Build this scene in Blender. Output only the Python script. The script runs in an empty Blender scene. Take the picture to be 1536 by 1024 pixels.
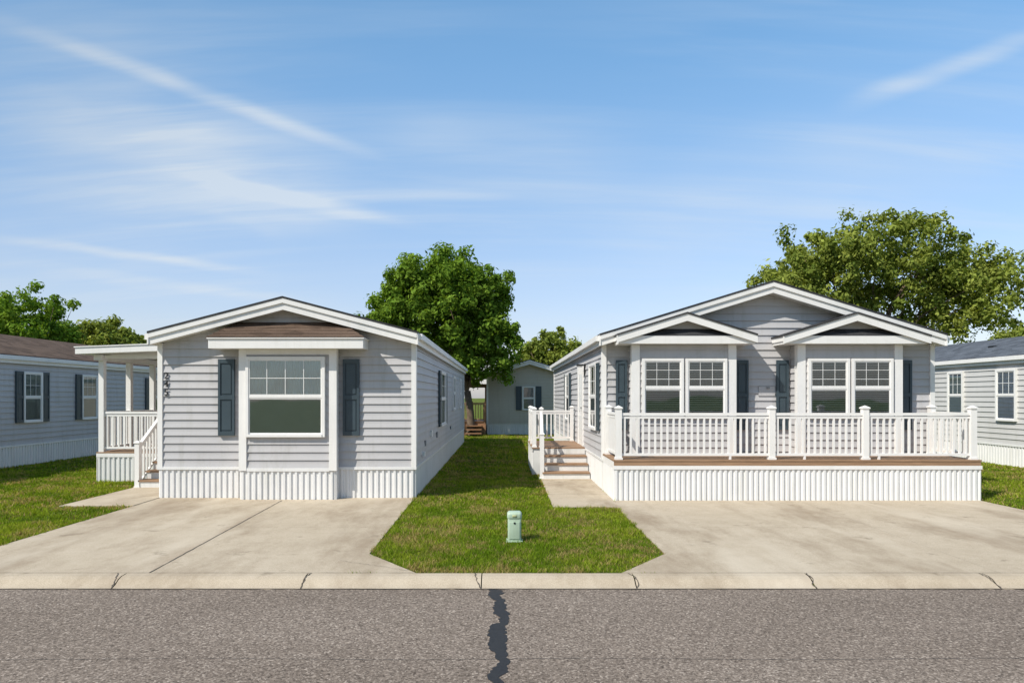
import bpy, math, random
import numpy as np
from mathutils import Vector
random.seed(7); rng=np.random.default_rng(7)
sc=bpy.context.scene
sc.view_settings.view_transform='Standard'; sc.view_settings.look='None'; sc.view_settings.exposure=0

# ------------------------------------------------------------------ materials
MATS={}
def newmat(name):
    m=bpy.data.materials.new(name); m.use_nodes=True
    nt=m.node_tree; b=nt.nodes['Principled BSDF']; MATS[name]=m
    return m,nt,b
def noise(nt,scale,detail=4,rough=.6,vec=None):
    n=nt.nodes.new('ShaderNodeTexNoise'); n.inputs['Scale'].default_value=scale
    n.inputs['Detail'].default_value=detail; n.inputs['Roughness'].default_value=rough
    if vec is not None: nt.links.new(vec,n.inputs['Vector'])
    return n.outputs['Fac']
def ramp(nt,fac,stops):
    r=nt.nodes.new('ShaderNodeValToRGB'); cr=r.color_ramp
    while len(cr.elements)<len(stops): cr.elements.new(.5)
    for e,(p,c) in zip(cr.elements,stops):
        e.position=p; e.color=(*c,1)
    nt.links.new(fac,r.inputs['Fac']); return r.outputs['Color']
def mix(nt,fac,a,b,mode='MIX'):
    m=nt.nodes.new('ShaderNodeMix'); m.data_type='RGBA'; m.blend_type=mode
    for s,v in ((0,fac),(6,a),(7,b)):
        if hasattr(v,'is_linked') or hasattr(v,'links'): nt.links.new(v,m.inputs[s])
        elif s==0: m.inputs[0].default_value=v
        else: m.inputs[s].default_value=(*v,1)
    return m.outputs[2]
def objco(nt,scale=(1,1,1),rot=(0,0,0)):
    t=nt.nodes.new('ShaderNodeTexCoord'); mp=nt.nodes.new('ShaderNodeMapping')
    mp.inputs['Scale'].default_value=scale; mp.inputs['Rotation'].default_value=rot
    nt.links.new(t.outputs['Object'],mp.inputs['Vector']); return mp.outputs['Vector']
def bump(nt,b,h,dist=.01,strength=.5):
    bp=nt.nodes.new('ShaderNodeBump'); bp.inputs['Distance'].default_value=dist; bp.inputs['Strength'].default_value=strength
    nt.links.new(h,bp.inputs['Height']); nt.links.new(bp.outputs['Normal'],b.inputs['Normal'])
def simple(name,col,rough=.5,var=.08,vscale=1.5,metal=0,dirt=None,spec=None):
    m,nt,b=newmat(name)
    v=objco(nt)
    n1=noise(nt,vscale,3,.6,v)
    lo=tuple(c*(1-var) for c in col); hi=tuple(min(1,c*(1+var)) for c in col)
    c=ramp(nt,n1,[(.3,lo),(.7,hi)])
    if dirt:
        v2=objco(nt,(6,6,.7)); n2=noise(nt,1.0,4,.7,v2)
        f=ramp(nt,n2,[(.5,(0,0,0)),(.75,(dirt,dirt,dirt))])
        c=mix(nt,f,c,tuple(k*.62 for k in col[:2])+(col[2]*.52,))
    nt.links.new(c,b.inputs['Base Color']); b.inputs['Roughness'].default_value=rough
    b.inputs['Metallic'].default_value=metal
    if spec is not None: b.inputs['Specular IOR Level'].default_value=spec
    return m
simple('siding',(.48,.47,.48),.5,.05,.8,dirt=.4,spec=.3)
simple('siding_beige',(.50,.455,.38),.5,.05,.8,dirt=.35)
simple('siding_pale',(.54,.53,.52),.5,.05,.8,dirt=.3)
simple('white',(.80,.785,.77),.4,.03,2,dirt=.2,spec=.3)
simple('skirt',(.76,.755,.75),.4,.03,2,dirt=.35,spec=.3)
simple('shutter',(.042,.064,.080),.4,.1,3)
simple('dark',(.012,.014,.016),.6,.1,3)
simple('blind',(.62,.62,.59),.6,.03,3)
simple('muntin',(.80,.80,.79),.5,.03,3)
simple('interior',(.03,.035,.04),.8,.2,3)
simple('riser',(.72,.72,.71),.5,.04,3,dirt=.4)
simple('bark',(.14,.10,.07),.9,.3,6)
simple('steel',(.3,.3,.3),.4,.1,5,metal=.8)
simple('pedestal',(.42,.53,.41),.45,.06,6,dirt=.4)
simple('label',(.45,.47,.25),.5,.1,60)
simple('joint',(.09,.075,.06),.95,.4,20)
simple('tar',(.024,.022,.021),.6,.3,40)
simple('pipe',(.25,.25,.26),.6,.1,10)

def wood(name,a,b_):
    m,nt,b=newmat(name); v=objco(nt,(1.2,18,18)); n=noise(nt,2,6,.6,v)
    c=ramp(nt,n,[(.3,a),(.7,b_)]); nt.links.new(c,b.inputs['Base Color']); b.inputs['Roughness'].default_value=.65
    bump(nt,b,n,.003,.5)
wood('deck',(.22,.13,.072),(.38,.235,.14))
wood('rawwood',(.22,.11,.055),(.36,.20,.105))
def shingle(name,c1,c2):
    m,nt,b=newmat(name); v=objco(nt,(1,1,1))
    n2=noise(nt,60,3,.7,v)
    vr=nt.nodes.new('ShaderNodeTexVoronoi'); vr.inputs['Scale'].default_value=1
    v2=objco(nt,(3.2,3.2,14)); nt.links.new(v2,vr.inputs['Vector'])
    c=ramp(nt,n2,[(.3,c1),(.7,c2)])
    sep=nt.nodes.new('ShaderNodeSeparateColor'); nt.links.new(vr.outputs['Color'],sep.inputs[0])
    c=mix(nt,ramp(nt,sep.outputs[0],[(0,(.6,.6,.6)),(1,(0,0,0))]),c,tuple(k*.4 for k in c1))
    nt.links.new(c,b.inputs['Base Color']); b.inputs['Roughness'].default_value=.95; b.inputs['Specular IOR Level'].default_value=.15
    bump(nt,b,n2,.01,.6)
shingle('shingle_brown',(.10,.066,.048),(.20,.14,.105))
shingle('shingle_dark',(.035,.036,.04),(.08,.08,.085))
shingle('shingle_slate',(.085,.095,.115),(.17,.19,.22))

def m_concrete():
    m,nt,b=newmat('concrete'); v=objco(nt)
    big=noise(nt,.45,3,.6,v); med=noise(nt,3,4,.65,v); fine=noise(nt,110,2,.6,v)
    c=ramp(nt,big,[(.3,(.41,.335,.240)),(.5,(.48,.398,.295)),(.72,(.54,.457,.35))])
    c=mix(nt,.5,c,ramp(nt,med,[(.3,(.38,.305,.215)),(.65,(.545,.46,.35))]))
    c=mix(nt,.35,c,ramp(nt,fine,[(.35,(.24,.19,.135)),(.6,(.61,.52,.41))]))
    st=noise(nt,.7,6,.70,objco(nt,(1.0,.40,1)))
    c=mix(nt,ramp(nt,st,[(.47,(0,0,0)),(.64,(.62,.62,.62))]),c,(.24,.175,.115))
    lt=noise(nt,.5,4,.6,objco(nt,(1.5,.3,1),(0,0,.2)))
    c=mix(nt,ramp(nt,lt,[(.52,(0,0,0)),(.7,(.6,.6,.6))]),c,(.62,.54,.43))
    sp=noise(nt,2.0,5,.65,v)
    c=mix(nt,ramp(nt,sp,[(.62,(0,0,0)),(.72,(.6,.6,.6))]),c,(.16,.125,.085))
    nt.links.new(c,b.inputs['Base Color']); b.inputs['Roughness'].default_value=.9; b.inputs['Specular IOR Level'].default_value=.2
    bump(nt,b,fine,.003,.5)
m_concrete()
def m_asphalt():
    m,nt,b=newmat('asphalt'); v=objco(nt)
    vo=nt.nodes.new('ShaderNodeTexVoronoi'); vo.inputs['Scale'].default_value=70; nt.links.new(v,vo.inputs['Vector'])
    sep=nt.nodes.new('ShaderNodeSeparateColor'); nt.links.new(vo.outputs['Color'],sep.inputs[0])
    c=ramp(nt,sep.outputs[0],[(0,(.05,.039,.031)),(.3,(.165,.13,.105)),(.65,(.26,.21,.17)),(.9,(.40,.33,.275)),(1,(.68,.58,.49))])
    f2=noise(nt,38,4,.78,v)
    c=mix(nt,.45,c,ramp(nt,f2,[(.38,(.09,.07,.056)),(.62,(.37,.30,.245))]))
    big=noise(nt,.7,4,.6,objco(nt,(.4,1.6,1)))
    c=mix(nt,1,c,ramp(nt,big,[(.3,(.82,.81,.80)),(.7,(1.0,1.0,1.0))]),'MULTIPLY')
    nt.links.new(c,b.inputs['Base Color']); b.inputs['Roughness'].default_value=.9; b.inputs['Specular IOR Level'].default_value=.2
    bump(nt,b,sep.outputs[0],.006,.7)
m_asphalt()
def m_ground():
    m,nt,b=newmat('soil_grass'); v=objco(nt)
    n=noise(nt,.5,5,.6,v); f=noise(nt,60,4,.7,v)
    c=ramp(nt,n,[(.3,(.10,.15,.018)),(.55,(.15,.185,.028)),(.75,(.20,.18,.05))])
    c=mix(nt,1,c,ramp(nt,f,[(.3,(.45,.45,.4)),(.7,(1.1,1.1,1.0))]),'MULTIPLY')
    nt.links.new(c,b.inputs['Base Color']); b.inputs['Roughness'].default_value=.95; b.inputs['Specular IOR Level'].default_value=.1
    bump(nt,b,f,.03,.8)
m_ground()
def m_leaf(name,trans=.35):
    m=bpy.data.materials.new(name); m.use_nodes=True; nt=m.node_tree; MATS[name]=m
    nt.nodes.remove(nt.nodes['Principled BSDF']); b=nt.nodes.new('ShaderNodeBsdfDiffuse')
    a=nt.nodes.new('ShaderNodeAttribute'); a.attribute_name='Col'
    nt.links.new(a.outputs['Color'],b.inputs['Color'])
    t=nt.nodes.new('ShaderNodeBsdfTranslucent'); g=mix(nt,1,a.outputs['Color'],(1.35,1.3,.6),'MULTIPLY')
    nt.links.new(g,t.inputs['Color'])
    ms=nt.nodes.new('ShaderNodeMixShader'); ms.inputs[0].default_value=trans
    nt.links.new(b.outputs[0],ms.inputs[1]); nt.links.new(t.outputs[0],ms.inputs[2])
    nt.links.new(ms.outputs[0],nt.nodes['Material Output'].inputs['Surface'])
m_leaf('leaf',.32); m_leaf('blade',.38)
def m_glass(name,tint,k=1.0):
    m=bpy.data.materials.new(name); m.use_nodes=True; nt=m.node_tree; MATS[name]=m
    nt.nodes.remove(nt.nodes['Principled BSDF'])
    tr=nt.nodes.new('ShaderNodeBsdfTransparent'); tr.inputs[0].default_value=(*tint,1)
    gl=nt.nodes.new('ShaderNodeBsdfGlossy'); gl.inputs['Roughness'].default_value=.02
    fr=nt.nodes.new('ShaderNodeFresnel'); fr.inputs[0].default_value=1.5
    ml=nt.nodes.new('ShaderNodeMath'); ml.operation='MULTIPLY_ADD'; ml.inputs[1].default_value=1.2; ml.inputs[2].default_value=k
    nt.links.new(fr.outputs[0],ml.inputs[0])
    n=noise(nt,1.2,1,.5,objco(nt)); bp=nt.nodes.new('ShaderNodeBump'); bp.inputs['Distance'].default_value=.006; bp.inputs['Strength'].default_value=.6
    nt.links.new(n,bp.inputs['Height']); nt.links.new(bp.outputs[0],gl.inputs['Normal'])
    ms=nt.nodes.new('ShaderNodeMixShader'); nt.links.new(ml.outputs[0],ms.inputs[0])
    nt.links.new(tr.outputs[0],ms.inputs[1]); nt.links.new(gl.outputs[0],ms.inputs[2])
    nt.links.new(ms.outputs[0],nt.nodes['Material Output'].inputs['Surface'])
m_glass('glass',(.80,.88,.86),.10)
m_glass('glass_pale',(.86,.95,.94),.14)
simple('screen',(.36,.355,.35),.7,.04,4)
simple('curtain',(.66,.76,.77),.8,.08,3)
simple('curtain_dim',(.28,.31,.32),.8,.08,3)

# ------------------------------------------------------------------ mesh builder
class MB:
    def __init__(s): s.v=[]; s.f=[]; s.m=[]; s.mats=[]
    def mi(s,mat):
        if mat not in s.mats: s.mats.append(mat)
        return s.mats.index(mat)
    def face(s,pts,mat):
        i=len(s.v); s.v+= [tuple(p) for p in pts]; s.f.append(tuple(range(i,i+len(pts)))); s.m.append(s.mi(mat))
    def hexa(s,p,mat):
        i=len(s.v); s.v+=[tuple(q) for q in p]; k=s.mi(mat)
        for q in ((0,3,2,1),(4,5,6,7),(0,1,5,4),(1,2,6,5),(2,3,7,6),(3,0,4,7)):
            s.f.append(tuple(i+j for j in q)); s.m.append(k)
    def box(s,x0,x1,y0,y1,z0,z1,mat):
        s.hexa([(x0,y0,z0),(x1,y0,z0),(x1,y1,z0),(x0,y1,z0),(x0,y0,z1),(x1,y0,z1),(x1,y1,z1),(x0,y1,z1)],mat)
    def obox(s,F,a0,a1,d0,d1,z0,z1,mat):
        O,u,n=F
        P=lambda a,d,z:(O[0]+u[0]*a+n[0]*d,O[1]+u[1]*a+n[1]*d,z)
        s.hexa([P(a0,d1,z0),P(a1,d1,z0),P(a1,d0,z0),P(a0,d0,z0),P(a0,d1,z1),P(a1,d1,z1),P(a1,d0,z1),P(a0,d0,z1)],mat)
    def exz(s,poly,y0,y1,mat):
        n=len(poly)
        s.face([(x,y0,z) for x,z in poly],mat); s.face([(x,y1,z) for x,z in reversed(poly)],mat)
        for i in range(n):
            a=poly[i]; b=poly[(i+1)%n]
            s.face([(a[0],y0,a[1]),(a[0],y1,a[1]),(b[0],y1,b[1]),(b[0],y0,b[1])],mat)
    def chev(s,xc,half,za,slope,off,th,y0,y1,mat):
        b=za+off
        for sg in (-1,1):
            p=[(xc,b),(xc+sg*half,b-slope*half),(xc+sg*half,b-slope*half+th),(xc,b+th)]
            s.exz(p,y0,y1,mat)
    def siding(s,F,z0,z1,lo,hi,mat,exp=.155,lip=.028):
        O,u,n=F
        P=lambda a,d,z:(O[0]+u[0]*a+n[0]*d,O[1]+u[1]*a+n[1]*d,z)
        z=z0
        while z<z1-1e-4:
            zt=min(z+exp,z1)
            l0,h0,l1,h1=lo(z),hi(z),lo(zt),hi(zt)
            if h0-l0>.02:
                if h1<l1: h1=l1=(h1+l1)/2
                zc=z+(zt-z)*.52; lc,hc=lo(zc),hi(zc)
                # double-4 vinyl profile : two shallow courses per board
                s.face([P(l0,lip,z),P(h0,lip,z),P(hc,.012,zc),P(lc,.012,zc)],mat)
                s.face([P(lc,.012,zc),P(hc,.012,zc),P(h1,.004,zt),P(l1,.004,zt)],mat)
                s.face([P(l0,0,z),P(h0,0,z),P(h0,lip,z),P(l0,lip,z)],mat)
            z=zt
    def ribs(s,F,a0,a1,z0,z1,mat,pitch=.115,dep=.026):
        O,u,n=F
        P=lambda a,d,z:(O[0]+u[0]*a+n[0]*d,O[1]+u[1]*a+n[1]*d,z)
        a=a0; pr=[]
        while a<a1:
            pr+=[(a,.002),(a+.008,dep),(a+.050,dep),(a+.058,.002)]; 
            a+=pitch
        pr=[(min(x,a1),d) for x,d in pr]+[(a1,.002)]
        for (x,d),(x2,d2) in zip(pr,pr[1:]):
            if x2>x: s.face([P(x,d,z0),P(x2,d2,z0),P(x2,d2,z1),P(x,d,z1)],mat)
    def post(s,x,y,z0,z1,w,mat,cap=True):
        s.box(x-w/2,x+w/2,y-w/2,y+w/2,z0,z1,mat)
        if cap:
            c=w/2+.015
            s.box(x-c,x+c,y-c,y+c,z1,z1+.025,mat)
            i=[(x-c,y-c,z1+.025),(x+c,y-c,z1+.025),(x+c,y+c,z1+.025),(x-c,y+c,z1+.025)]
            for k in range(4): s.face([i[k],i[(k+1)%4],(x,y,z1+.065)],mat)
            s.box(x-c,x+c,y-c,y+c,z0,z0+.04,mat)
    def rail(s,p0,p1,z0a,z0b,h,mat,sp=.125,w=.036,lowgap=.07):
        p0=Vector(p0); p1=Vector(p1); d=p1-p0; L=d.length; d/=L; nn=Vector((-d.y,d.x))
        def bar(za,zb,hw,th):
            A=p0; B=p1
            q=[(A+nn*hw,za),(B+nn*hw,zb),(B-nn*hw,zb),(A-nn*hw,za)]
            s.hexa([(a.x,a.y,z) for a,z in q]+[(a.x,a.y,z+th) for a,z in q],mat)
        bar(z0a+h-.05,z0b+h-.05,.035,.05); bar(z0a+h-.11,z0b+h-.11,.02,.05); bar(z0a+lowgap,z0b+lowgap,.022,.05)
        n=max(2,int(L/sp))
        for i in range(n):
            t=(i+.5)/n; c=p0+d*L*t; zz=z0a+(z0b-z0a)*t; hw=w/2
            e=d*hw; g=nn*hw
            q=[c-e-g,c+e-g,c+e+g,c-e+g]
            s.hexa([(a.x,a.y,zz+lowgap+.04) for a in q]+[(a.x,a.y,zz+h-.1) for a in q],mat)
    def tube(s,pts,rad,mat,seg=8):
        rings=[]
        for k,(p,r) in enumerate(zip(pts,rad)):
            p=Vector(p); a=Vector(pts[max(0,k-1)]); b=Vector(pts[min(len(pts)-1,k+1)])
            t=(b-a).normalized(); x=t.orthogonal().normalized()
            if k: x=(px-t*px.dot(t)).normalized()
            y=t.cross(x)
            px=x
            i=len(s.v)
            for j in range(seg):
                an=2*math.pi*j/seg; s.v.append(tuple(p+(x*math.cos(an)+y*math.sin(an))*r))
            rings.append(i)
        k_=s.mi(mat)
        for a,b in zip(rings,rings[1:]):
            for j in range(seg):
                s.f.append((a+j,a+(j+1)%seg,b+(j+1)%seg,b+j)); s.m.append(k_)
        s.f.append(tuple(rings[-1]+j for j in range(seg))); s.m.append(k_)
    def obj(s,name,parent=None,smooth=False):
        me=bpy.data.meshes.new(name); me.from_pydata(s.v,[],s.f)
        for m in s.mats: me.materials.append(MATS[m])
        me.polygons.foreach_set('material_index',s.m)
        if smooth: me.polygons.foreach_set('use_smooth',[True]*len(s.f))
        me.update()
        o=bpy.data.objects.new(name,me); sc.collection.objects.link(o)
        if parent: o.parent=parent
        return o
def empty(name,loc=(0,0,0)):
    e=bpy.data.objects.new(name,None); sc.collection.objects.link(e); e.empty_display_size=.3; return e
def cst(c): return lambda z:c

def FR(y): return ((0,y),(1,0),(0,-1))
def RS(x): return ((x,0),(0,1),(1,0))
def LS(x): return ((x,0),(0,1),(-1,0))

def window(parent,F,a0,a1,z0,z1,style='blind',cas=.055,cols=3,rows=2,base=.030,mw=.006):
    m=MB()
    d=base+.05
    m.obox(F,a0,a1,base-.012,base,z0,z1,'interior')
    for q in ((a0-cas,a0,z0-cas,z1+cas),(a1,a1+cas,z0-cas,z1+cas)): m.obox(F,q[0],q[1],0,d,q[2],q[3],'white')
    m.obox(F,a0,a1,0,d-.002,z1,z1+cas,'white'); m.obox(F,a0,a1,0,d+.012,z0-cas,z0,'white')
    zm=(z0+z1)/2
    sw=.026
    m.obox(F,a0,a1,base+.006,d-.012,zm-.022,zm+.022,'white')
    for (p,q,dd) in ((z0,zm-.022,d-.022),(zm+.022,z1,d-.014)):
        m.obox(F,a0,a0+sw,base+.006,dd,p,q,'white'); m.obox(F,a1-sw,a1,base+.006,dd,p,q,'white')
        m.obox(F,a0+sw,a1-sw,base+.006,dd-.001,p,p+sw,'white'); m.obox(F,a0+sw,a1-sw,base+.006,dd-.001,q-sw,q,'white')
    w=a1-a0
    if cols:
        for i in range(1,cols): 
            x=a0+w*i/cols; m.obox(F,x-mw,x+mw,base+.0275,base+.0305,zm+.05,z1-.02,'muntin')
        for j in range(1,rows):
            z=zm+(z1-zm)*j/rows; m.obox(F,a0+.02,a1-.02,base+.0277,base+.0310,z-mw,z+mw,'muntin')
    O,u,n=F
    P=lambda a,dd,z:(O[0]+u[0]*a+n[0]*dd,O[1]+u[1]*a+n[1]*dd,z)
    if style=='blind':
        z=z0+.03
        while z<z1-.03:
            m.face([P(a0+.02,base+.019,z),P(a1-.02,base+.019,z),P(a1-.02,base+.006,z+.022),P(a0+.02,base+.006,z+.022)],'blind'); z+=.045
    else:
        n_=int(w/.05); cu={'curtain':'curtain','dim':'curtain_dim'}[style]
        for i in range(n_):
            x0=a0+w*i/n_; x1=a0+w*(i+.5)/n_; x2=a0+w*(i+1)/n_
            m.face([P(x0,base+.004,z0),P(x1,base+.014,z0),P(x1,base+.014,z1),P(x0,base+.004,z1)],cu)
            m.face([P(x1,base+.014,z0),P(x2,base+.004,z0),P(x2,base+.004,z1),P(x1,base+.014,z1)],cu)
        if style=='curtain': m.obox(F,a0+sw,a1-sw,base+.016,base+.018,z0+sw,zm-.022,'screen')
    m.face([P(a0,base+.025,z0),P(a1,base+.025,z0),P(a1,base+.025,z1),P(a0,base+.025,z1)],'glass_pale' if style=='curtain' else 'glass')
    return m.obj('window',parent)
def shutter(m,F,a0,a1,z0,z1):
    m.obox(F,a0,a1,.0,.028,z0,z1,'shutter')
    fw=.045; zm=(z0+z1)/2
    for q in ((a0,a0+fw,z0,z1),(a1-fw,a1,z0,z1)): m.obox(F,q[0],q[1],.028,.050,q[2],q[3],'shutter')
    for z in (z0,zm-.04,z1-.08): m.obox(F,a0+fw,a1-fw,.028,.049,z,z+.08,'shutter')
    m.obox(F,a0+fw+.025,a1-fw-.025,.028,.040,z0+.11,zm-.07,'shutter'); m.obox(F,a0+fw+.025,a1-fw-.025,.028,.040,zm+.07,z1-.11,'shutter')

def home(name,x0,x1,y0,y1,zs,ze,slope,sid,shing,over=.28,fas=.2,side_over=.08):
    E=empty(name); xc=(x0+x1)/2; half=(x1-x0)/2; za=ze+slope*half
    c=MB(); c.exz([(x0+.01,.0),(x1-.01,.0),(x1-.01,ze-.01),(xc,za-.01),(x0+.01,ze-.01)],y0+.01,y1-.01,sid); c.obj('core_wall',E)
    w=MB()
    lo=lambda z: x0 if z<=ze else x0+(z-ze)/slope
    hi=lambda z: x1 if z<=ze else x1-(z-ze)/slope
    w.siding(FR(y0),zs,za,lo,hi,sid)
    w.siding(RS(x1),zs,ze,cst(y0),cst(y1),sid); w.siding(LS(x0),zs,ze,cst(y0),cst(y1),sid)
    w.siding(((0,y1),(1,0),(0,1)),zs,za,lo,hi,sid)
    w.obj('siding_walls',E)
    t=MB()
    for F,a,b in ((FR(y0),x0-.036,x0+.06),(FR(y0),x1-.06,x1+.036)): t.obox(F,a,b,.0,.040,zs,ze-.002,'white')
    for F in (RS(x1),LS(x0)):
        t.obox(F,y0+.0,y0+.09,.0,.038,zs,ze-.002,'white'); t.obox(F,y1-.09,y1,.0,.038,zs,ze-.002,'white')
    t.obj('corner_trim',E)
    s=MB()
    s.ribs(FR(y0),x0,x1,0,zs-.05,'skirt'); s.ribs(RS(x1),y0,y1,0,zs-.05,'skirt'); s.ribs(LS(x0),y0,y1,0,zs-.05,'skirt')
    s.obox(FR(y0),x0-.039,x1+.039,0,.042,zs-.05,zs+.002,'skirt')
    for F in (RS(x1),LS(x0)): s.obox(F,y0,y1,0,.0395,zs-.05,zs+.002,'skirt')
    s.obj('skirting',E)
    r=MB(); H=half+side_over
    r.chev(xc,H,za,slope,.0,.03,y0-over+.03,y1+.1,'white')
    r.chev(xc,H,za,slope,-.02,fas+.02,y0-over,y0-over+.03,'white')
    r.chev(xc,H+.002,za,slope,fas*.55,fas*.45+.003,y0-over-.03,y0-over-.001,'white')
    r.chev(xc,H+.02,za,slope,fas+.004,.035,y0-over-.04,y1+.12,shing)
    r.chev(xc,H-.01,za,slope,.031,fas-.03,y0-over+.031,y1+.1,shing)
    zE=za-slope*H
    for x in (xc-H,xc+H):
        sg=-1 if x<xc else 1
        r.box(min(x,x+sg*.025),max(x,x+sg*.025),y0-over-.021,y1+.1,zE-.02,zE+fas+.0,'white')
        g0=x+sg*.026; g1=x+sg*.10
        r.box(min(g0,g1),max(g0,g1),y0-over+.03,y1+.1,zE+fas-.12,zE+fas-.01,'white')
    r.obj('roof',E)
    return E

# ================================================================== LEFT HOME
LX0,LX1,LY=-6.77,-1.75,13.47
A=home('mobile_home',LX0,LX1,LY,30,.62,3.05,.26,'siding','shingle_dark')
BY=13.24; bx0,bx1=-5.08,-3.26
m=MB(); m.box(bx0+.01,bx1-.01,BY+.01,LY+.005,0,2.95,'siding')
m.siding(FR(BY),.62,2.95,cst(bx0),cst(bx1),'siding'); m.siding(RS(bx1),.62,2.95,cst(BY),cst(LY),'siding'); m.siding(LS(bx0),.62,2.95,cst(BY),cst(LY),'siding')
for a,b in ((bx0-.036,bx0+.11),(bx1-.11,bx1+.036)): m.obox(FR(BY),a,b,0,.042,.57,2.93,'white')
for F in (RS(bx1),LS(bx0)): m.obox(F,BY+.0,BY+.10,0,.038,.57,2.93,'white')
m.ribs(FR(BY),bx0,bx1,0,.56,'skirt'); m.ribs(RS(bx1),BY,LY,0,.56,'skirt'); m.ribs(LS(bx0),BY,LY,0,.56,'skirt')
m.obox(FR(BY),bx0+.11,bx1-.11,0,.036,.56,.622,'skirt')
m.obox(FR(BY),bx0+.11,bx1-.11,0,.036,2.82,2.93,'white')
m.obj('bay',A)
m=MB(); fx0,fx1=-5.60,-2.66; fy=12.95
m.box(fx0,fx1,fy,fy+.03,2.92,3.10,'white'); m.box(fx0,fx0+.03,fy+.031,LY,2.92,3.10,'white'); m.box(fx1-.03,fx1,fy+.031,LY,2.92,3.10,'white')
m.box(fx0+.03,fx1-.03,fy+.03,LY-.02,2.925,2.945,'white'); m.box(fx0-.02,fx1+.02,fy-.025,LY,3.101,3.125,'white')
a=[(fx0-.02,fy-.03,3.127),(fx1+.02,fy-.03,3.127),(-3.20,LY-.035,3.46),(-5.25,LY-.035,3.46)]
nr=5
for i in range(nr):
    t0,t1=i/nr,(i+1)/nr
    L=lambda p,q,t:tuple(p[k]+(q[k]-p[k])*t for k in range(3))
    p=[L(a[0],a[3],t0),L(a[1],a[2],t0),L(a[1],a[2],t1),L(a[0],a[3],t1)]
    up=lambda q,h:(q[0],q[1],q[2]+h)
    m.face([up(p[0],.02),up(p[1],.02),up(p[2],.004),up(p[3],.004)],'shingle_brown'); m.face([up(p[0],0),up(p[1],0),up(p[1],.02),up(p[0],.02)],'shingle_brown')
m.face([a[0],a[3],(fx0-.02,LY,3.127)],'shingle_brown'); m.face([a[1],(fx1+.02,LY,3.127),a[2]],'shingle_brown')
m.obj('bay_roof',A)
window(A,FR(BY),-4.92,-3.50,1.28,2.72,'curtain',cols=4,rows=2)
m=MB(); shutter(m,FR(LY-.026),-5.60,-5.28,1.24,2.74); shutter(m,FR(LY-.026),-3.15,-2.83,1.24,2.74)
shutter(m,RS(LX1+.026),18.15,18.5,1.2,2.7); shutter(m,RS(LX1+.026),20.1,20.45,1.2,2.7)
m.obj('shutters',A)
window(A,RS(LX1),18.6,20.0,1.25,2.65,'blind'); window(A,RS(LX1),23.2,24.1,1.6,2.65,'blind'); window(A,RS(LX1),26.6,27.4,1.6,2.65,'blind')
m=MB(); F=RS(LX1)
m.obox(F,16.2,16.35,.014,.06,1.05,1.2,'white'); m.obox(F,17.6,17.8,.014,.05,.95,1.1,'pipe'); m.obox(F,15.0,15.1,.014,.05,.92,1.04,'pipe')
m.obox(F,14.6,14.75,.014,.07,.72,.82,'white'); m.obox(F,22.2,22.3,.014,.05,.95,1.05,'pipe')
m.obj('wall_vents',A)
for k,ch in enumerate('245'):
    cu=bpy.data.curves.new('house_number_digit','FONT'); cu.body=ch; cu.size=.175; cu.extrude=.006; cu.align_x='CENTER'; cu.offset=.002
    o=bpy.data.objects.new('house_number_digit',cu); sc.collection.objects.link(o); o.parent=A
    o.location=(-6.63,LY-.040,2.36-k*.165); o.rotation_euler=(math.pi/2,0,0); cu.materials.append(MATS['dark'])
PX0,PX1,PY0,PY1,PZ=-9.6,-6.80,16.1,19.6,.70
def deckboards(m,x0,x1,y0,y1,z,mat='deck'):
    y=y0
    while y<y1-.02:
        e=min(y+.138,y1); m.box(x0,x1,y,e,z-.03,z,mat); y+=.145
m=MB(); deckboards(m,PX0,PX1,PY0,PY1,PZ)
m.box(PX0+.03,PX1,PY0+.03,PY1-.03,.0,PZ-.031,'riser')
m.ribs(FR(PY0+.03),PX0+.03,-8.02,0,PZ-.12,'skirt'); m.ribs(LS(PX0+.03),PY0,PY1,0,PZ-.12,'skirt')
m.box(PX0,-8.02,PY0-.002,PY0+.012,PZ-.12,PZ-.033,'white')
n=4
for i in range(n-1):
    zt=PZ*(i+1)/n; y0=14.95+i*.30
    m.box(-8.0,PX1-.0,y0,y0+.32,zt-.035,zt,'deck'); m.box(-7.98,PX1,y0+.02,PY0+.03-.001*i,.0,zt-.036,'riser')
for y in (16.18,17.35,18.5,19.5): m.post(-9.5,y,PZ,2.98,.12,'white',False)
m.post(-6.95,16.18,PZ,3.1,.12,'white',False); m.post(-8.03,16.18,PZ,PZ+1.0,.09,'white'); m.post(-8.03,15.0,0,.98,.10,'white')
m.rail((-9.45,16.18),(-8.08,16.18),PZ,PZ,.95,'white'); 
for q in ((16.23,17.3),(17.4,18.45),(18.55,19.45)): m.rail((-9.5,q[0]),(-9.5,q[1]),PZ,PZ,.95,'white')
m.rail((-9.45,19.5),(-6.85,19.5),PZ,PZ,.95,'white')
m.rail((-8.03,15.05),(-8.03,16.12),.0,PZ,.95,'white')
m.obj('side_porch',A)
m=MB()
m.hexa([(-9.88,15.75,2.99),(-6.80,15.75,3.10),(-6.80,19.9,3.10),(-9.88,19.9,2.99),(-9.88,15.75,3.13),(-6.80,15.75,3.25),(-6.80,19.9,3.25),(-9.88,19.9,3.13)],'white')
m.hexa([(-9.9,15.73,3.135),(-6.80,15.73,3.255),(-6.80,19.92,3.255),(-9.9,19.92,3.135),(-9.9,15.73,3.16),(-6.80,15.73,3.28),(-6.80,19.92,3.28),(-9.9,19.92,3.16)],'white')
m.box(-9.6,-9.42,16.0,19.6,2.86,2.985,'white'); m.box(-9.41,-6.83,16.12,16.24,2.90,2.985,'white')
m.obj('porch_roof',A)

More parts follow.
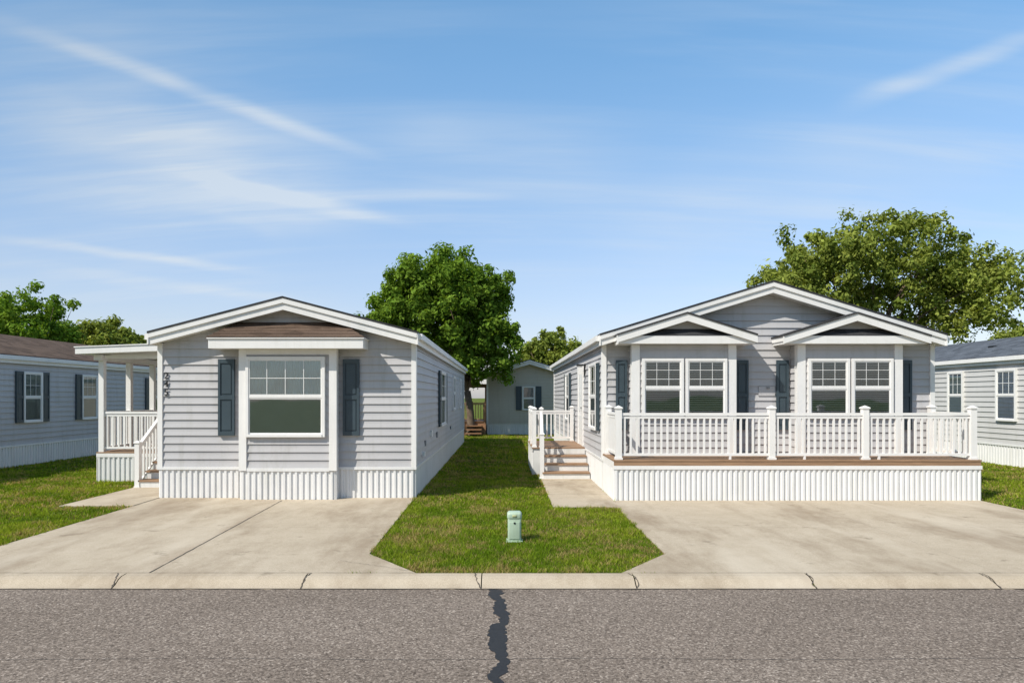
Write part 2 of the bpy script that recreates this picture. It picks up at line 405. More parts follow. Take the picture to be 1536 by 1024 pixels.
# ================================================================== RIGHT HOME
RX0,RX1,RY=2.14,9.17,14.6
B=home('mobile_home',RX0,RX1,RY,28.5,.68,3.12,.307,'siding','shingle_dark',over=.3,side_over=.1)
for (cx,b0,b1,e0,e1) in ((3.755,2.70,4.80,2.36,5.15),(7.225,6.14,8.25,5.76,8.69)):
    by=14.2; m=MB()
    m.box(b0+.01,b1-.01,by+.01,RY+.005,.68,3.08,'siding')
    m.siding(FR(by),.80,3.08,cst(b0),cst(b1),'siding'); m.siding(RS(b1),.8,3.08,cst(by),cst(RY),'siding'); m.siding(LS(b0),.8,3.08,cst(by),cst(RY),'siding')
    for a,b in ((b0-.036,b0+.13),(b1-.13,b1+.036)): m.obox(FR(by),a,b,0,.042,.80,3.08,'white')
    for F in (RS(b1),LS(b0)): m.obox(F,by,by+.10,0,.038,.80,3.08,'white')
    m.box(e0,e1,13.97,14.0,3.09,3.25,'white'); m.box(e0,e1,14.0,RY-.02,3.085,3.105,'white')
    m.box(e0,e0+.03,14.001,RY-.02,3.106,3.25,'white'); m.box(e1-.03,e1,14.001,RY-.02,3.106,3.25,'white')
    hw=(e1-e0)/2; sl=.31; xa=(e0+e1)/2; zb=3.55
    m.chev(xa,hw+.04,zb,sl,0,.15,13.92,13.955,'white'); m.chev(xa,hw+.04,zb,sl,.151,.03,13.90,RY+.2,'shingle_dark')
    m.chev(xa,hw+.02,zb,sl,.05,.10,13.956,RY+.15,'white')
    m.face([(e0+.05,13.965,3.252),(e1-.05,13.965,3.252),(e1-.40,14.13,3.40),(e0+.40,14.13,3.40)],'shingle_dark')
    m.exz([(e0+.05,3.25),(e1-.05,3.25),(xa,zb+.05)],14.18,14.4,'siding')
    m.siding(FR(14.18),3.25,zb+.1,lambda z:xa-(zb+.1-z)/sl,lambda z:xa+(zb+.1-z)/sl,'siding')
    m.obj('gabled_bay',B)
for a0,a1 in ((2.93,3.68),(3.83,4.58),(6.37,7.12),(7.27,8.02)): window(B,FR(14.2),a0,a1,1.62,2.74,'blind',cols=3,rows=3,mw=.0045)
m=MB()
for a0,a1 in ((2.40,2.64),(4.94,5.22),(5.82,6.08),(8.42,8.70)): shutter(m,FR(RY-.026),a0,a1,1.3,2.78)
shutter(m,LS(RX0-.026),21.3,21.6,1.25,2.75); shutter(m,LS(RX0-.026),22.9,23.2,1.25,2.75)
shutter(m,LS(RX0-.026),15.0,15.25,1.25,2.75)
m.obj('shutters',B)
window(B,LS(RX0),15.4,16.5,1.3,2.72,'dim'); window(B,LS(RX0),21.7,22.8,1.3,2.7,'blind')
m=MB(); F=LS(RX0)
for q in ((18.05,18.15,.70,2.85),(19.05,19.15,.70,2.85)): m.obox(F,q[0],q[1],0,.058,q[2],q[3],'white')
m.obox(F,18.15,19.05,0,.055,2.75,2.85,'white'); m.obox(F,18.15,19.05,0,.040,.70,2.75,'white')
for (a,b,c,d) in ((18.25,18.56,.85,1.5),(18.64,18.95,.85,1.5),(18.25,18.56,1.62,2.6),(18.64,18.95,1.62,2.6)): m.obox(F,a,b,.040,.048,c,d,'riser')
m.obox(F,18.20,18.25,.03,.08,1.68,1.73,'steel')
m.obj('side_door',B)
m=MB(); m.obox(F,17.62,17.74,.014,.05,2.55,2.85,'dark'); m.obox(F,17.64,17.72,.05,.16,2.80,2.83,'dark'); m.obox(F,17.62,17.74,.10,.22,2.58,2.80,'white'); m.obox(F,17.60,17.76,.08,.24,2.80,2.84,'dark')
m.obj('wall_lamp',B)
m=MB(); m.box(5.45,5.80,14.568,14.588,2.02,2.22,'siding'); m.box(5.62,5.68,14.54,14.567,2.17,2.21,'pipe'); m.obj('wall_outlet',B)
DZ=.79; DY0=13.13
m=MB(); deckboards(m,RX0-.02,RX1+.02,DY0-.02,RY-.05,DZ)
m.box(RX0+.0,RX1,DY0+.02,RY-.06,0,DZ-.035,'skirt')
m.box(RX0-.01,RX1+.01,DY0-.012,DY0+.015,DZ-.11,DZ-.033,'deck')
m.box(RX0-.02,RX1+.02,DY0-.038,DY0+.018,DZ-.18,DZ-.113,'white')
m.ribs(FR(DY0+.0),RX0,RX1,0,DZ-.18,'skirt',pitch=.1); m.ribs(LS(RX0),DY0,RY,0,DZ-.18,'skirt'); m.ribs(RS(RX1),DY0,RY,0,DZ-.18,'skirt')
for x in (RX0-.012,RX1-.003): m.box(x,x+.015,DY0+.02,RY-.05,DZ-.19,DZ-.033,'white')
m.obj('front_deck',B)
m=MB(); yy=DY0+.09
px=[2.23,5.19,7.0,9.08]
for x in px: m.post(x,yy,DZ,DZ+.98,.115,'white')
for x in (2.23,9.08): m.post(x,RY-.13,DZ,DZ+.98,.115,'white')
for a,b in zip(px,px[1:]): m.rail((a+.06,yy),(b-.06,yy),DZ,DZ,.90,'white',sp=.118)
for x in (2.23,9.08): m.rail((x,yy+.06),(x,RY-.19),DZ,DZ,.90,'white',sp=.118)
for k in range(3,8,2): m.box(px[0]+k*.72-.02,px[0]+k*.72+.02,yy-.02,yy+.02,DZ,DZ+.07,'white')
m.obj('deck_railing',B)
m=MB(); lz=.70; deckboards(m,.74,RX0-.042,17.55,20.3,lz)
m.box(.77,RX0-.04,17.58,20.27,0,lz-.035,'riser'); m.ribs(LS(.77),17.58,20.3,0,lz-.1,'skirt'); m.box(.738,.758,17.56,20.3,lz-.1,lz-.033,'white')
for i in range(3):
    zt=lz*(i+1)/4; y0=16.5+i*.33
    m.box(.95,RX0-.043,y0,y0+.36,zt-.035,zt,'deck'); m.box(.97,RX0-.043,y0+.025,17.6-.001*i,0,zt-.036,'riser')
m.box(.97,RX0-.043,17.535,17.548,.53,lz-.036,'riser')
for (x,y) in ((.80,17.62),(.80,18.9),(.80,20.2)): m.post(x,y,lz,lz+.98,.10,'white')
m.post(.94,16.6,0,1.08,.10,'white'); m.post(2.02,20.2,lz,lz+.98,.10,'white')
m.post(.98,17.62,lz,lz+.98,.09,'white')
m.rail((.80,17.67),(.80,18.85),lz,lz,.9,'white'); m.rail((.80,18.95),(.80,20.15),lz,lz,.9,'white'); m.rail((.85,20.2),(1.98,20.2),lz,lz,.9,'white')
m.rail((.95,16.65),(.97,17.57),.08,lz,.92,'white')
m.obj('side_stairs',B)

# ================================================================== background homes
C=home('mobile_home',-19.2,-14.0,12.5,33,.62,3.0,.32,'siding','shingle_brown')
m=MB()
for a,b in ((19.9,20.6),(22.65,23.4),(27.0,27.6)):
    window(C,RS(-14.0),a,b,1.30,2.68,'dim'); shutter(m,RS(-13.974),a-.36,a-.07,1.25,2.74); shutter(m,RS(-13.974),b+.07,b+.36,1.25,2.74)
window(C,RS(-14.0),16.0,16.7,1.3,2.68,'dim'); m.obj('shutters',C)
D=home('mobile_home',14.7,19.9,12.5,33,.62,3.0,.30,'siding_pale','shingle_slate')
for a,b in ((19.55,20.25),(21.8,22.45),(16.2,16.9),(25.6,26.3)): window(D,LS(14.7),a,b,1.35,2.75,'curtain',cols=3,rows=2)
m=MB(); m.box(15.8,16.1,19.6,19.9,3.5,3.72,'dark'); m.box(15.75,16.15,19.55,19.95,3.72,3.76,'steel'); m.box(15.9,16.1,22.2,22.4,3.4,3.66,'dark'); m.obj('roof_vents',D)
Eh=home('mobile_home',-.85,3.6,36,50,.55,3.05,.30,'siding_beige','shingle_dark',over=.4)
window(Eh,FR(36),1.05,1.62,1.35,2.5,'blind',cols=0); m=MB(); shutter(m,FR(35.974),.66,.96,1.3,2.55); shutter(m,FR(35.974),1.71,2.01,1.3,2.55)
m.obj('shutters',Eh)
m=MB(); deckboards(m,-2.35,-.9,35.0,37.6,.75,'rawwood')
m.box(-2.3,-.95,35.05,37.5,0,.72,'rawwood')
for x in (-2.3,-1.6,-.95):
    m.post(x,35.05,0,1.75,.1,'rawwood',False)
m.rail((-2.3,35.05),(-.95,35.05),.75,.75,.95,'rawwood',sp=.13)
m.rail((-2.3,35.1),(-2.3,37.5),.75,.75,.95,'rawwood',sp=.13)
for x in (-2.3,-.95): m.post(x,37.5,0,2.6,.12,'rawwood',False)
m.box(-2.5,-.8,37.4,37.5,2.5,2.7,'rawwood')
for i in range(3): m.box(-1.9,-1.1,34.1+i*.3,34.45+i*.3,.18*(i+1)-.04,.18*(i+1),'rawwood')
m.obj('wooden_deck')

# ================================================================== ground, road, drives
m=MB()
prof=[(-700,0),(-1.35,0),(-1.2,-.13),(7.62,-.13),(7.70,-.003),(13,-.003),(40,-.003),(900,-.003)]
for (y0,z0),(y1,z1) in zip(prof,prof[1:]): m.face([(-900,y0,z0),(900,y0,z0),(900,y1,z1),(-900,y1,z1)],'soil_grass')
m.obj('ground')
m=MB(); m.face([(-300,-1.05,-.085),(300,-1.05,-.085),(300,7.46,-.085),(-300,7.46,-.085)],'asphalt'); m.obj('road')
m=MB()
kp=[(7.705,-.12),(7.705,.012),(7.60,.006),(7.54,-.012),(7.47,-.055),(7.40,-.079),(7.40,-.12)]
js=[-4.25,-2.2,-.24,1.45,3.4]
xs=[-4.25-2*k for k in range(60,0,-1)]+js+[3.4+2*k for k in range(1,60)]
for a,b in zip(xs,xs[1:]):
    g=.006
    for fl in (0,1):
        q=[(y if not fl else 6.4-y,z) for y,z in kp]
        for (y0,z0),(y1,z1) in zip(q,q[1:]): m.face([(a+g,y0,z0),(b-g,y0,z0),(b-g,y1,z1),(a+g,y1,z1)],'concrete')
m.obj('curb')
def ribbon(m,pts,wf,z,mat):
    L=[];R=[]
    for i,p in enumerate(pts):
        a=Vector(pts[max(0,i-1)][:2]); b=Vector(pts[min(len(pts)-1,i+1)][:2]); t=(b-a).normalized(); n=Vector((-t.y,t.x)); 
        w1=wf(); w2=wf(); zz=z(p) if callable(z) else z
        L.append((p[0]+n.x*w1,p[1]+n.y*w1,zz)); R.append((p[0]-n.x*w2,p[1]-n.y*w2,zz))
    for i in range(len(L)-1): m.face([L[i],R[i],R[i+1],L[i+1]],mat)
def kz(p):
    q=sorted([(a,b) for a,b in kp[1:6]])
    return float(np.interp(p[1],[a for a,b in q],[b for a,b in q]))+.004
m=MB()
for j in js+[-6.25,5.4]:
    x=j; pts=[]
    for i in range(13):
        pts.append((x,7.405+i*.0245)); x+=random.uniform(-.018,.018)
    ribbon(m,pts,lambda:random.uniform(.003,.010),kz,'joint')
pts=[(-14+i*.08,7.40+random.uniform(-.004,.004)) for i in range(350)]
ribbon(m,pts,lambda:random.uniform(.004,.012),-.076,'joint')
pts=[(-14+i*.08,7.712+random.uniform(-.002,.002)) for i in range(350)]
ribbon(m,pts,lambda:random.uniform(.001,.004),.0185,'joint')
m.obj('curb_crack')
def slab(name,poly,z,mat='concrete'):
    m=MB(); m.face([(x,y,z) for x,y in poly],mat)
    n=len(poly)
    for i in range(n):
        a=poly[i]; b=poly[(i+1)%n]; m.face([(a[0],a[1],-.05),(b[0],b[1],-.05),(b[0],b[1],z),(a[0],a[1],z)],mat)
    return m.obj(name)
dL=[(-7.5,7.709),(-.98,7.709),(-1.70,8.66),(-1.75,13.49),(-6.77,13.49),(-6.75,12.45),(-6.72,8.66)]
dR=[(1.33,7.709),(10.1,7.709),(9.2,8.66),(9.15,13.15),(2.12,13.15),(2.05,12.3),(2.05,8.66)]
wL=[(-8.1,12.45),(-6.752,12.45),(-6.772,13.5),(-6.772,15.05),(-8.1,15.05)]
wR=[(.90,12.30),(2.048,12.30),(2.118,13.15),(2.118,16.6),(.92,16.6)]
slab('driveway',dL,.012); slab('driveway',dR,.012); slab('walkway',wL,.016); slab('walkway',wR,.016)
m=MB()
def wig(p,q,n,am):
    return [(p[0]+(q[0]-p[0])*i/n+random.uniform(-am,am),p[1]+(q[1]-p[1])*i/n+random.uniform(-am,am)) for i in range(n+1)]
ribbon(m,wig((-4.25,13.1),(-4.0,7.72),60,.004),lambda:random.uniform(.004,.009),.0165,'joint')
ribbon(m,wig((-6.7,10.4),(-1.75,10.4),60,.003),lambda:random.uniform(.0005,.0018),.0162,'joint')
ribbon(m,wig((2.1,10.4),(9.15,10.4),60,.003),lambda:random.uniform(.0005,.0018),.0162,'joint')
ribbon(m,wig((5.65,13.1),(5.6,7.75),60,.003),lambda:random.uniform(.0005,.0018),.0166,'joint')
ribbon(m,wig((-2.0,8.3),(-.98,7.76),26,.02),lambda:random.uniform(.001,.003),.0168,'joint')
ribbon(m,wig((-6.75,12.43),(-6.78,13.46),10,.003),lambda:.006,.020,'joint')
ribbon(m,wig((.92,13.9),(2.1,13.9),10,.003),lambda:.005,.020,'joint')
m.obj('driveway_joint')
m=MB(); pts=[]; x=-.07; y=7.39
while y>-1:
    x+=random.uniform(-.018,.018)-(x+.045)*.15; pts.append((x+.018*math.sin(y*5.1)+.016*math.sin(y*12),y)); y-=.03
pv=[.06]
def wf():
    pv[0]=min(.078,max(.040,pv[0]+random.uniform(-.012,.012))); return pv[0]*random.uniform(.85,1.15)
ribbon(m,pts,wf,-.081,'tar')
pts=[];x=-14
while x<14: pts.append((x,5.43+.015*math.sin(x*2)+random.uniform(-.006,.006))); x+=.06
ribbon(m,pts,lambda:random.uniform(.0008,.003),-.0805,'tar')
m.obj('road_crack')

# ================================================================== pedestal
import bmesh
P=empty('utility_pedestal')
def rbox(name,cx,cy,z0,sx,sy,sz,bev,mat,parent,seg=4):
    bm=bmesh.new(); bmesh.ops.create_cube(bm,size=1)
    for v in bm.verts: v.co=Vector((cx+v.co.x*sx,cy+v.co.y*sy,z0+(v.co.z+.5)*sz))
    bmesh.ops.bevel(bm,geom=list(bm.edges),offset=bev,segments=seg,affect='EDGES',profile=.5)
    me=bpy.data.meshes.new(name); bm.to_mesh(me); bm.free(); me.materials.append(MATS[mat])
    me.polygons.foreach_set('use_smooth',[True]*len(me.polygons))
    o=bpy.data.objects.new(name,me); sc.collection.objects.link(o); o.parent=parent; return o
rbox('body',.155,9.5,-.02,.185,.17,.36,.02,'pedestal',P)
rbox('cap',.155,9.5,.30,.205,.19,.11,.04,'pedestal',P,6)
rbox('door_panel',.155,9.413,.04,.145,.012,.24,.005,'pedestal',P)
rbox('label',.155,9.402,.345,.06,.008,.03,.002,'label',P,1); rbox('lock',.155,9.405,.25,.025,.014,.025,.005,'dark',P,2)
rbox('base',.155,9.5,-.02,.23,.21,.035,.01,'pedestal',P)

# ================================================================== grass
def inpoly(X,Y,poly):
    ins=np.zeros(len(X),bool); n=len(poly)
    for i in range(n):
        x0,y0=poly[i]; x1,y1=poly[(i+1)%n]
        if y0==y1: continue
        c=((y0>Y)!=(y1>Y))&(X<(x1-x0)*(Y-y0)/(y1-y0)+x0); ins^=c
    return ins
rects=[(LX0-.02,LX1+.02,LY-.03,30.1),(bx0,bx1,BY,LY),(RX0,RX1,DY0,28.5),(-9.6,-6.7,16.1,19.6),(-8.05,-6.7,14.9,16.2),(.74,RX0,17.55,20.3),(.93,RX0,16.45,17.6),(-19.2,-14.,12.5,33),(14.7,19.9,12.5,33),(-.85,3.6,36,50)]
def vnoise(X,Y,s,seed):
    r=np.random.default_rng(seed); T=r.random((256,256)); x=X*s+300; y=Y*s+300
    xi=np.floor(x).astype(int); yi=np.floor(y).astype(int); fx=x-xi; fy=y-yi; fx=fx*fx*(3-2*fx); fy=fy*fy*(3-2*fy)
    g=lambda a,b:T[a%256,b%256]
    return (g(xi,yi)*(1-fx)+g(xi+1,yi)*fx)*(1-fy)+(g(xi,yi+1)*(1-fx)+g(xi+1,yi+1)*fx)*fy
def grass(regs):
    VX=[];CO=[]
    for (x0,x1,y0,y1,den,h,w) in regs:
        N=int((x1-x0)*(y1-y0)*den); X=rng.uniform(x0,x1,N); Y=rng.uniform(y0,y1,N)
        k=np.abs(X+.0127*Y)/Y<.80
        jx=X+(vnoise(X,Y,6,21)-.5)*.08; jy=Y+(vnoise(X,Y,6,22)-.5)*.08
        k&=~(inpoly(jx,jy,dL)|inpoly(jx,jy,dR)|inpoly(jx,jy,wL)|inpoly(jx,jy,wR))
        for r in rects: k&=~((X>r[0])&(X<r[1])&(Y>r[2])&(Y<r[3]))
        X=X[k];Y=Y[k];N=len(X)
        H=h*rng.uniform(.5,1.25,N)*(.5+1.0*vnoise(X,Y,3,1)); th=rng.uniform(0,2*np.pi,N); le=H*rng.uniform(.2,1.3,N); la=rng.uniform(0,2*np.pi,N)
        W=w*rng.uniform(.7,1.3,N)
        a=np.stack([X-np.cos(th)*W,Y-np.sin(th)*W,np.full(N,-.003)],1); b=np.stack([X+np.cos(th)*W,Y+np.sin(th)*W,np.full(N,-.003)],1)
        c=np.stack([X+np.cos(la)*le,Y+np.sin(la)*le,H],1)
        VX.append(np.stack([a,b,c],1).reshape(-1,3))
        p=vnoise(X,Y,1.1,2)*.4+vnoise(X,Y,4,3)*.3+vnoise(X,Y,14,4)*.3
        g1=np.array([.17,.28,.018]); g2=np.array([.36,.43,.045]); br=np.array([.52,.39,.17])
        t=np.clip((p-.3)*2.4,0,1)[:,None]; col=g1*(1-t)+g2*t
        s=(rng.random(N)<np.clip((vnoise(X,Y,2.3,7)*.4+vnoise(X,Y,7,8)*.35+vnoise(X,Y,20,9)*.25-.45)*3.0,.04,.8))[:,None]
        col=np.where(s,br,col)*rng.uniform(.5,1.45,N)[:,None]
        c4=np.concatenate([col,np.ones((N,1))],1)
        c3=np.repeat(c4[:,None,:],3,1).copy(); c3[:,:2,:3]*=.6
        CO.append(c3.reshape(-1,4))
    V=np.concatenate(VX); Cc=np.concatenate(CO); n=len(V)//3
    me=bpy.data.meshes.new('grass'); me.vertices.add(len(V)); me.vertices.foreach_set('co',V.ravel())
    me.loops.add(len(V)); me.loops.foreach_set('vertex_index',np.arange(len(V),dtype=np.int32))
    me.polygons.add(n); me.polygons.foreach_set('loop_start',np.arange(0,len(V),3,dtype=np.int32)); me.polygons.foreach_set('loop_total',np.full(n,3,dtype=np.int32))
    at=me.color_attributes.new('Col','FLOAT_COLOR','POINT'); at.data.foreach_set('color',Cc.ravel())
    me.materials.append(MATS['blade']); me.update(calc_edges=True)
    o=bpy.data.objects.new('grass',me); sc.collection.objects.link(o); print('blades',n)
grass([(-2.,2.4,7.71,9.6,4000,.042,.0042),(-2.,2.4,9.6,12.5,2800,.045,.0052),(-2.,2.4,12.5,18,1400,.048,.0078),(-2.,2.4,18,36,430,.05,.014),
 (-9.5,-6.6,7.71,11,2600,.045,.0058),(-14,-6.6,11,18,1100,.048,.0088),(-14,-6.6,18,30,360,.05,.015),
 (9.0,14.7,10,18,950,.048,.009),(9.0,14.7,18,32,300,.05,.016),(-6,14,30,36,150,.07,.025)])

# ================================================================== trees
def tree(name,base,tz,lobes,ncl,nlf,ls,cr,cols,seed,trunk=.22,thick=.35,up=.35):
    r=np.random.default_rng(seed); T=empty(name)
    L=np.array(lobes,float); vol=(L[:,3]*L[:,4]*L[:,5])**.75; vol/=vol.sum()
    idx=r.choice(len(L),ncl,p=vol); d=r.normal(size=(ncl,3)); d/=np.linalg.norm(d,axis=1)[:,None]
    rad=r.random(ncl)**thick; rad*=r.uniform(.86,1.14,ncl)
    C=L[idx,:3]+d*rad[:,None]*L[idx,3:6]
    C=C[C[:,2]>tz*.55]; n=len(C)
    cen=L[:,:3].mean(0)
    R=cr*r.uniform(.55,1.4,n)
    k=np.repeat(np.arange(n),nlf); N=len(k)
    g=r.normal(size=(N,3)); g/=np.linalg.norm(g,axis=1)[:,None]; g*=(r.random(N)**.5)[:,None]
    g[:,2]*=.9
    Pp=C[k]+g*(R[k]*r.uniform(.8,1.25,N))[:,None]
    nr=r.normal(size=(N,3))*.55+(g*1.2)+np.array([0,0,up]); nr/=np.linalg.norm(nr,axis=1)[:,None]
    t=np.cross(nr,r.normal(size=(N,3))); t/=np.linalg.norm(t,axis=1)[:,None]; b=np.cross(nr,t)
    S=ls*r.uniform(.6,1.3,N)[:,None]
    q=np.stack([Pp-t*S,Pp-b*S*.5+nr*S*.12,Pp+t*S,Pp+b*S*.5+nr*S*.12],1).reshape(-1,3)
    c0=np.array(cols[0]);c1=np.array(cols[1]); cl=r.random(n)[k]
    f=np.clip(cl*.6+r.random(N)*.5,0,1)[:,None]; col=(c0*(1-f)+c1*f)*r.uniform(.7,1.3,N)[:,None]
    c4=np.repeat(np.concatenate([col,np.ones((N,1))],1),4,0)
    me=bpy.data.meshes.new('foliage'); me.vertices.add(len(q)); me.vertices.foreach_set('co',q.ravel())
    me.loops.add(len(q)); me.loops.foreach_set('vertex_index',np.arange(len(q),dtype=np.int32))
    me.polygons.add(N); me.polygons.foreach_set('loop_start',np.arange(0,4*N,4,dtype=np.int32)); me.polygons.foreach_set('loop_total',np.full(N,4,dtype=np.int32))
    at=me.color_attributes.new('Col','FLOAT_COLOR','POINT'); at.data.foreach_set('color',c4.ravel())
    me.materials.append(MATS['leaf']); me.update(calc_edges=True)
    o=bpy.data.objects.new('foliage',me); sc.collection.objects.link(o); o.parent=T
    m=MB(); bx,by=base
    fork=Vector((bx+(cen[0]-bx)*.15,by,tz))
    m.tube([(bx,by,-.1),(bx,by,.35),tuple((Vector((bx,by,0))+fork)*.5+Vector((.05,0,.1))),tuple(fork)],[trunk*1.5,trunk*1.05,trunk*.95,trunk*.85],'bark',10)
    for i in r.choice(n,min(n,42),replace=False):
        e=Vector(C[i]); j=Vector(r.normal(size=3))*.35; mid=fork.lerp(e,.5)+j+Vector((0,0,.35)); q1=fork.lerp(e,.22)+Vector((0,0,.25))
        rr=trunk*r.uniform(.25,.5); m.tube([tuple(fork),tuple(q1),tuple(mid),tuple(e)],[rr,rr*.75,rr*.45,rr*.1],'bark',6)
    m.obj('trunk_and_limbs',T,True)
G1=((.075,.155,.018),(.21,.315,.045)); G2=((.12,.175,.032),(.32,.36,.08))
tree('maple_tree',(-1.65,35),2.3,[(-3.4,35,6.2,3.7,3.3,2.8),(-3.3,35,7.9,2.9,2.6,1.65),(-1.2,35,4.6,2.4,2.3,2.1),(-5.6,35,5.6,2.3,2.2,1.9),(-1.3,35,6.6,2.0,2.,2.1)],640,115,.115,.44,G1,11,trunk=.2,thick=.38)
tree('elm_tree',(19.6,38),2.6,[(17.6,38,8.8,3.4,3.4,2.6),(21.3,38,9.6,4.2,3.6,2.6),(24.8,38,7.4,3.6,3.2,2.3),(15.8,38,8.2,2.0,2.6,1.6),(18.8,38,6.2,3.4,3,1.8),(26.6,38,8.8,2.4,2.2,1.9)],640,85,.13,.54,G2,23,trunk=.3,thick=.42)
tree('ash_tree',(-31.5,45),2.2,[(-31.5,45,6.8,3.0,3,2.4),(-33.5,45,6.2,2.6,2.6,2.2),(-30,45,5.4,2.0,2,1.6)],190,90,.15,.52,G1,31,trunk=.2)
tree('ash_tree',(-30,52),1.8,[(-30.2,52,5.9,2.3,2.2,1.9),(-28.2,52,5.3,1.6,1.4,1.3),(-32.2,52,5.2,1.5,1.4,1.2)],170,100,.16,.50,G2,37,trunk=.16)
tree('ash_tree',(4.3,58),1.8,[(4.3,58,5.8,2.4,2.4,1.8),(2.6,58,4.8,1.7,1.4,1.3),(6.0,58,5.0,1.7,1.4,1.3)],180,100,.17,.5,G2,41,trunk=.18)
tree('ash_tree',(44,56),2,[(44,56,6.2,3.2,2.6,2.0)],80,110,.17,.7,G2,43,trunk=.18)

# ================================================================== light
az=math.radians(38); el=math.radians(46)
tosun=Vector((-math.cos(az)*math.cos(el),-math.sin(az)*math.cos(el),math.sin(el)))
sd=bpy.data.lights.new('sun','SUN'); sd.energy=5.0; sd.angle=math.radians(.5); sd.color=(1,.94,.84)
so=bpy.data.objects.new('sun',sd); sc.collection.objects.link(so); so.rotation_euler=(-tosun).to_track_quat('-Z','Y').to_euler(); so.location=(-20,-10,30)
wd=bpy.data.worlds.new('World'); sc.world=wd; wd.use_nodes=True; nt=wd.node_tree
bg=nt.nodes['Background']; bg.inputs['Strength'].default_value=.14
sky=nt.nodes.new('ShaderNodeTexSky'); sky.sky_type='NISHITA'; sky.sun_disc=False; sky.sun_elevation=el; sky.sun_rotation=math.atan2(tosun.x,tosun.y)%(2*math.pi)
sky.air_density=1.0; sky.dust_density=1.0; sky.ozone_density=2.0
tc=nt.nodes.new('ShaderNodeTexCoord'); G=tc.outputs['Generated']
def M(op,a,b=None,c=None,clamp=False):
    n=nt.nodes.new('ShaderNodeMath'); n.operation=op; n.use_clamp=clamp
    for i,v in enumerate((a,b,c)):
        if v is None: continue
        if isinstance(v,(int,float)): n.inputs[i].default_value=v
        else: nt.links.new(v,n.inputs[i])
    return n.outputs[0]
def dot(v):
    n=nt.nodes.new('ShaderNodeVectorMath'); n.operation='DOT_PRODUCT'; nt.links.new(G,n.inputs[0]); n.inputs[1].default_value=v; return n.outputs['Value']
def SM(v,a,b,o0=0,o1=1):
    n=nt.nodes.new('ShaderNodeMapRange'); n.interpolation_type='SMOOTHSTEP'; nt.links.new(v,n.inputs[0])
    n.inputs[1].default_value=a;n.inputs[2].default_value=b;n.inputs[3].default_value=o0;n.inputs[4].default_value=o1; return n.outputs[0]
sp=nt.nodes.new('ShaderNodeSeparateXYZ'); nt.links.new(G,sp.inputs[0])
z=M('MAXIMUM',sp.outputs[2],.03)
cb=nt.nodes.new('ShaderNodeCombineXYZ'); nt.links.new(M('DIVIDE',sp.outputs[0],M('ADD',z,.2)),cb.inputs[0]); nt.links.new(M('DIVIDE',sp.outputs[1],M('ADD',z,.2)),cb.inputs[1])
def pn(scale,rot,sx,sy,det=6,ro=.6):
    mp=nt.nodes.new('ShaderNodeMapping'); mp.inputs['Rotation'].default_value=(0,0,rot); mp.inputs['Scale'].default_value=(sx,sy,1); nt.links.new(cb.outputs[0],mp.inputs[0])
    n=nt.nodes.new('ShaderNodeTexNoise'); n.inputs['Scale'].default_value=scale; n.inputs['Detail'].default_value=det; n.inputs['Roughness'].default_value=ro; n.inputs['Distortion'].default_value=.3
    nt.links.new(mp.outputs[0],n.inputs['Vector']); return n.outputs['Fac']
warp=M('MULTIPLY',M('SUBTRACT',pn(2.2,0,1,1,2),.5),.05)
fib=pn(2.0,math.radians(-48),.4,3.0,5,.6)
streaks=[((-60,8),(600,250),11,.40),((-80,165),(420,255),38,.52),((230,252),(650,342),12,.42),((-60,350),(430,412),7,.42),((1240,172),(1620,34),12,.36),((340,292),(800,292),8,.25),((-50,275),(600,330),36,.32),((1130,230),(1600,255),40,.15),((820,330),(1600,215),80,.20),((-50,95),(600,300),80,.26),((500,230),(1000,270),70,.20),((-60,385),(560,470),9,.25)]
tot=None
def dirv(u,v): return Vector(((u-755)/1024,1,(595-v)/1024)).normalized()
front=SM(sp.outputs[1],.0,.3)
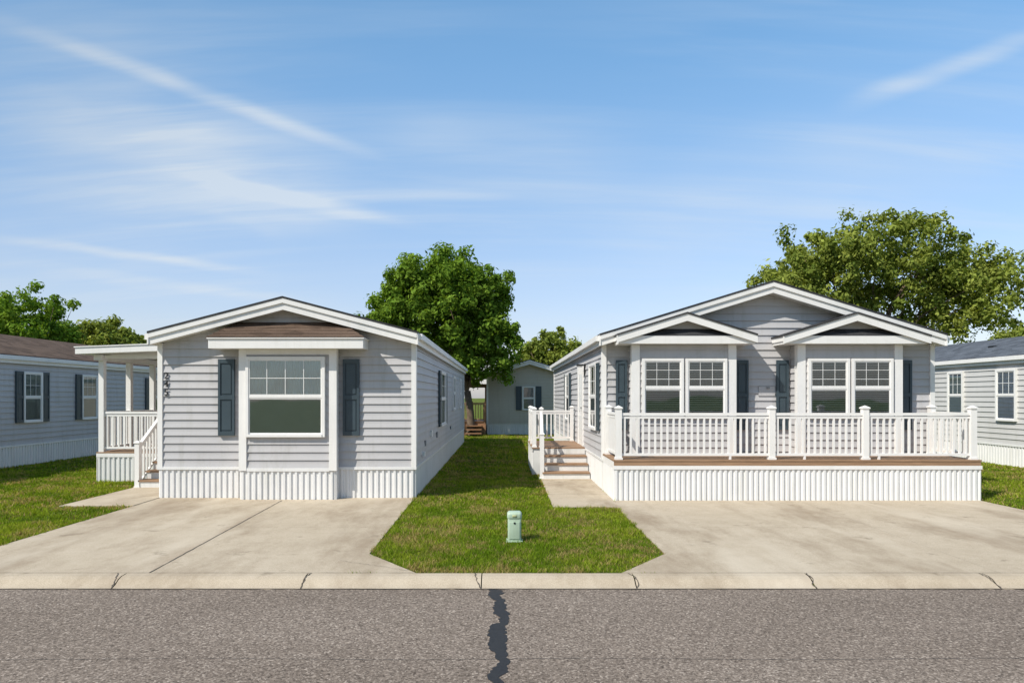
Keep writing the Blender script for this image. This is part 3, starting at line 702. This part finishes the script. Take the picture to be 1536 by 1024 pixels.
for p,q,w,s in streaks:
    a=dirv(*p);b=dirv(*q); n=a.cross(b).normalized(); t=(b-a).normalized(); mid=(a+b).normalized(); hl=(b-a).length/2
    off=float(mid.dot(t))
    dd=M('ABSOLUTE',M('MULTIPLY_ADD',warp,min(1.2,w/22),dot(tuple(n))))
    mk=SM(dd,0,w/1024*1.4,s,0); ex=SM(M('ABSOLUTE',dot(tuple(t))),hl*.3,hl*1.05,1,0)
    v=M('MULTIPLY',mk,ex)
    tot=v if tot is None else M('ADD',tot,v)
tot=M('MULTIPLY',M('MULTIPLY',tot,front),SM(fib,.25,.7,.5,1.15))
gen=M('MULTIPLY',SM(fib,.38,.80),.30); gen=M('MULTIPLY',gen,SM(pn(.6,.5,1,1,2),.3,.65))
tot=M('ADD',M('ADD',tot,gen),SM(sp.outputs[2],.0,.55,.22,.03)); tot=M('MINIMUM',tot,.8)
tint=nt.nodes.new('ShaderNodeMix'); tint.data_type='RGBA'; nt.links.new(SM(sp.outputs[2],.02,.55),tint.inputs[0]); tint.inputs[6].default_value=(1.22,1.10,1.18,1); tint.inputs[7].default_value=(1.08,1.58,1.66,1)
mu=nt.nodes.new('ShaderNodeMix'); mu.data_type='RGBA'; mu.blend_type='MULTIPLY'; mu.inputs[0].default_value=1; nt.links.new(sky.outputs[0],mu.inputs[6]); nt.links.new(tint.outputs[2],mu.inputs[7])
mx=nt.nodes.new('ShaderNodeMix'); mx.data_type='RGBA'; nt.links.new(tot,mx.inputs[0]); nt.links.new(mu.outputs[2],mx.inputs[6]); mx.inputs[7].default_value=(5.1,5.65,6.2,1)
dm=SM(dot(tuple(tosun)),-.1,.9,1,.5)
fin=nt.nodes.new('ShaderNodeVectorMath'); fin.operation='SCALE'; nt.links.new(mx.outputs[2],fin.inputs[0]); nt.links.new(dm,fin.inputs['Scale'])
nt.links.new(fin.outputs[0],bg.inputs['Color'])

# ================================================================== camera
cd=bpy.data.cameras.new('camera'); cd.sensor_width=36; cd.lens=24; cd.shift_x=.0085; cd.shift_y=.054; cd.clip_end=3000
co=bpy.data.objects.new('camera',cd); sc.collection.objects.link(co); co.location=(0,0,2.0); co.rotation_euler=(math.pi/2,0,0)
sc.camera=co
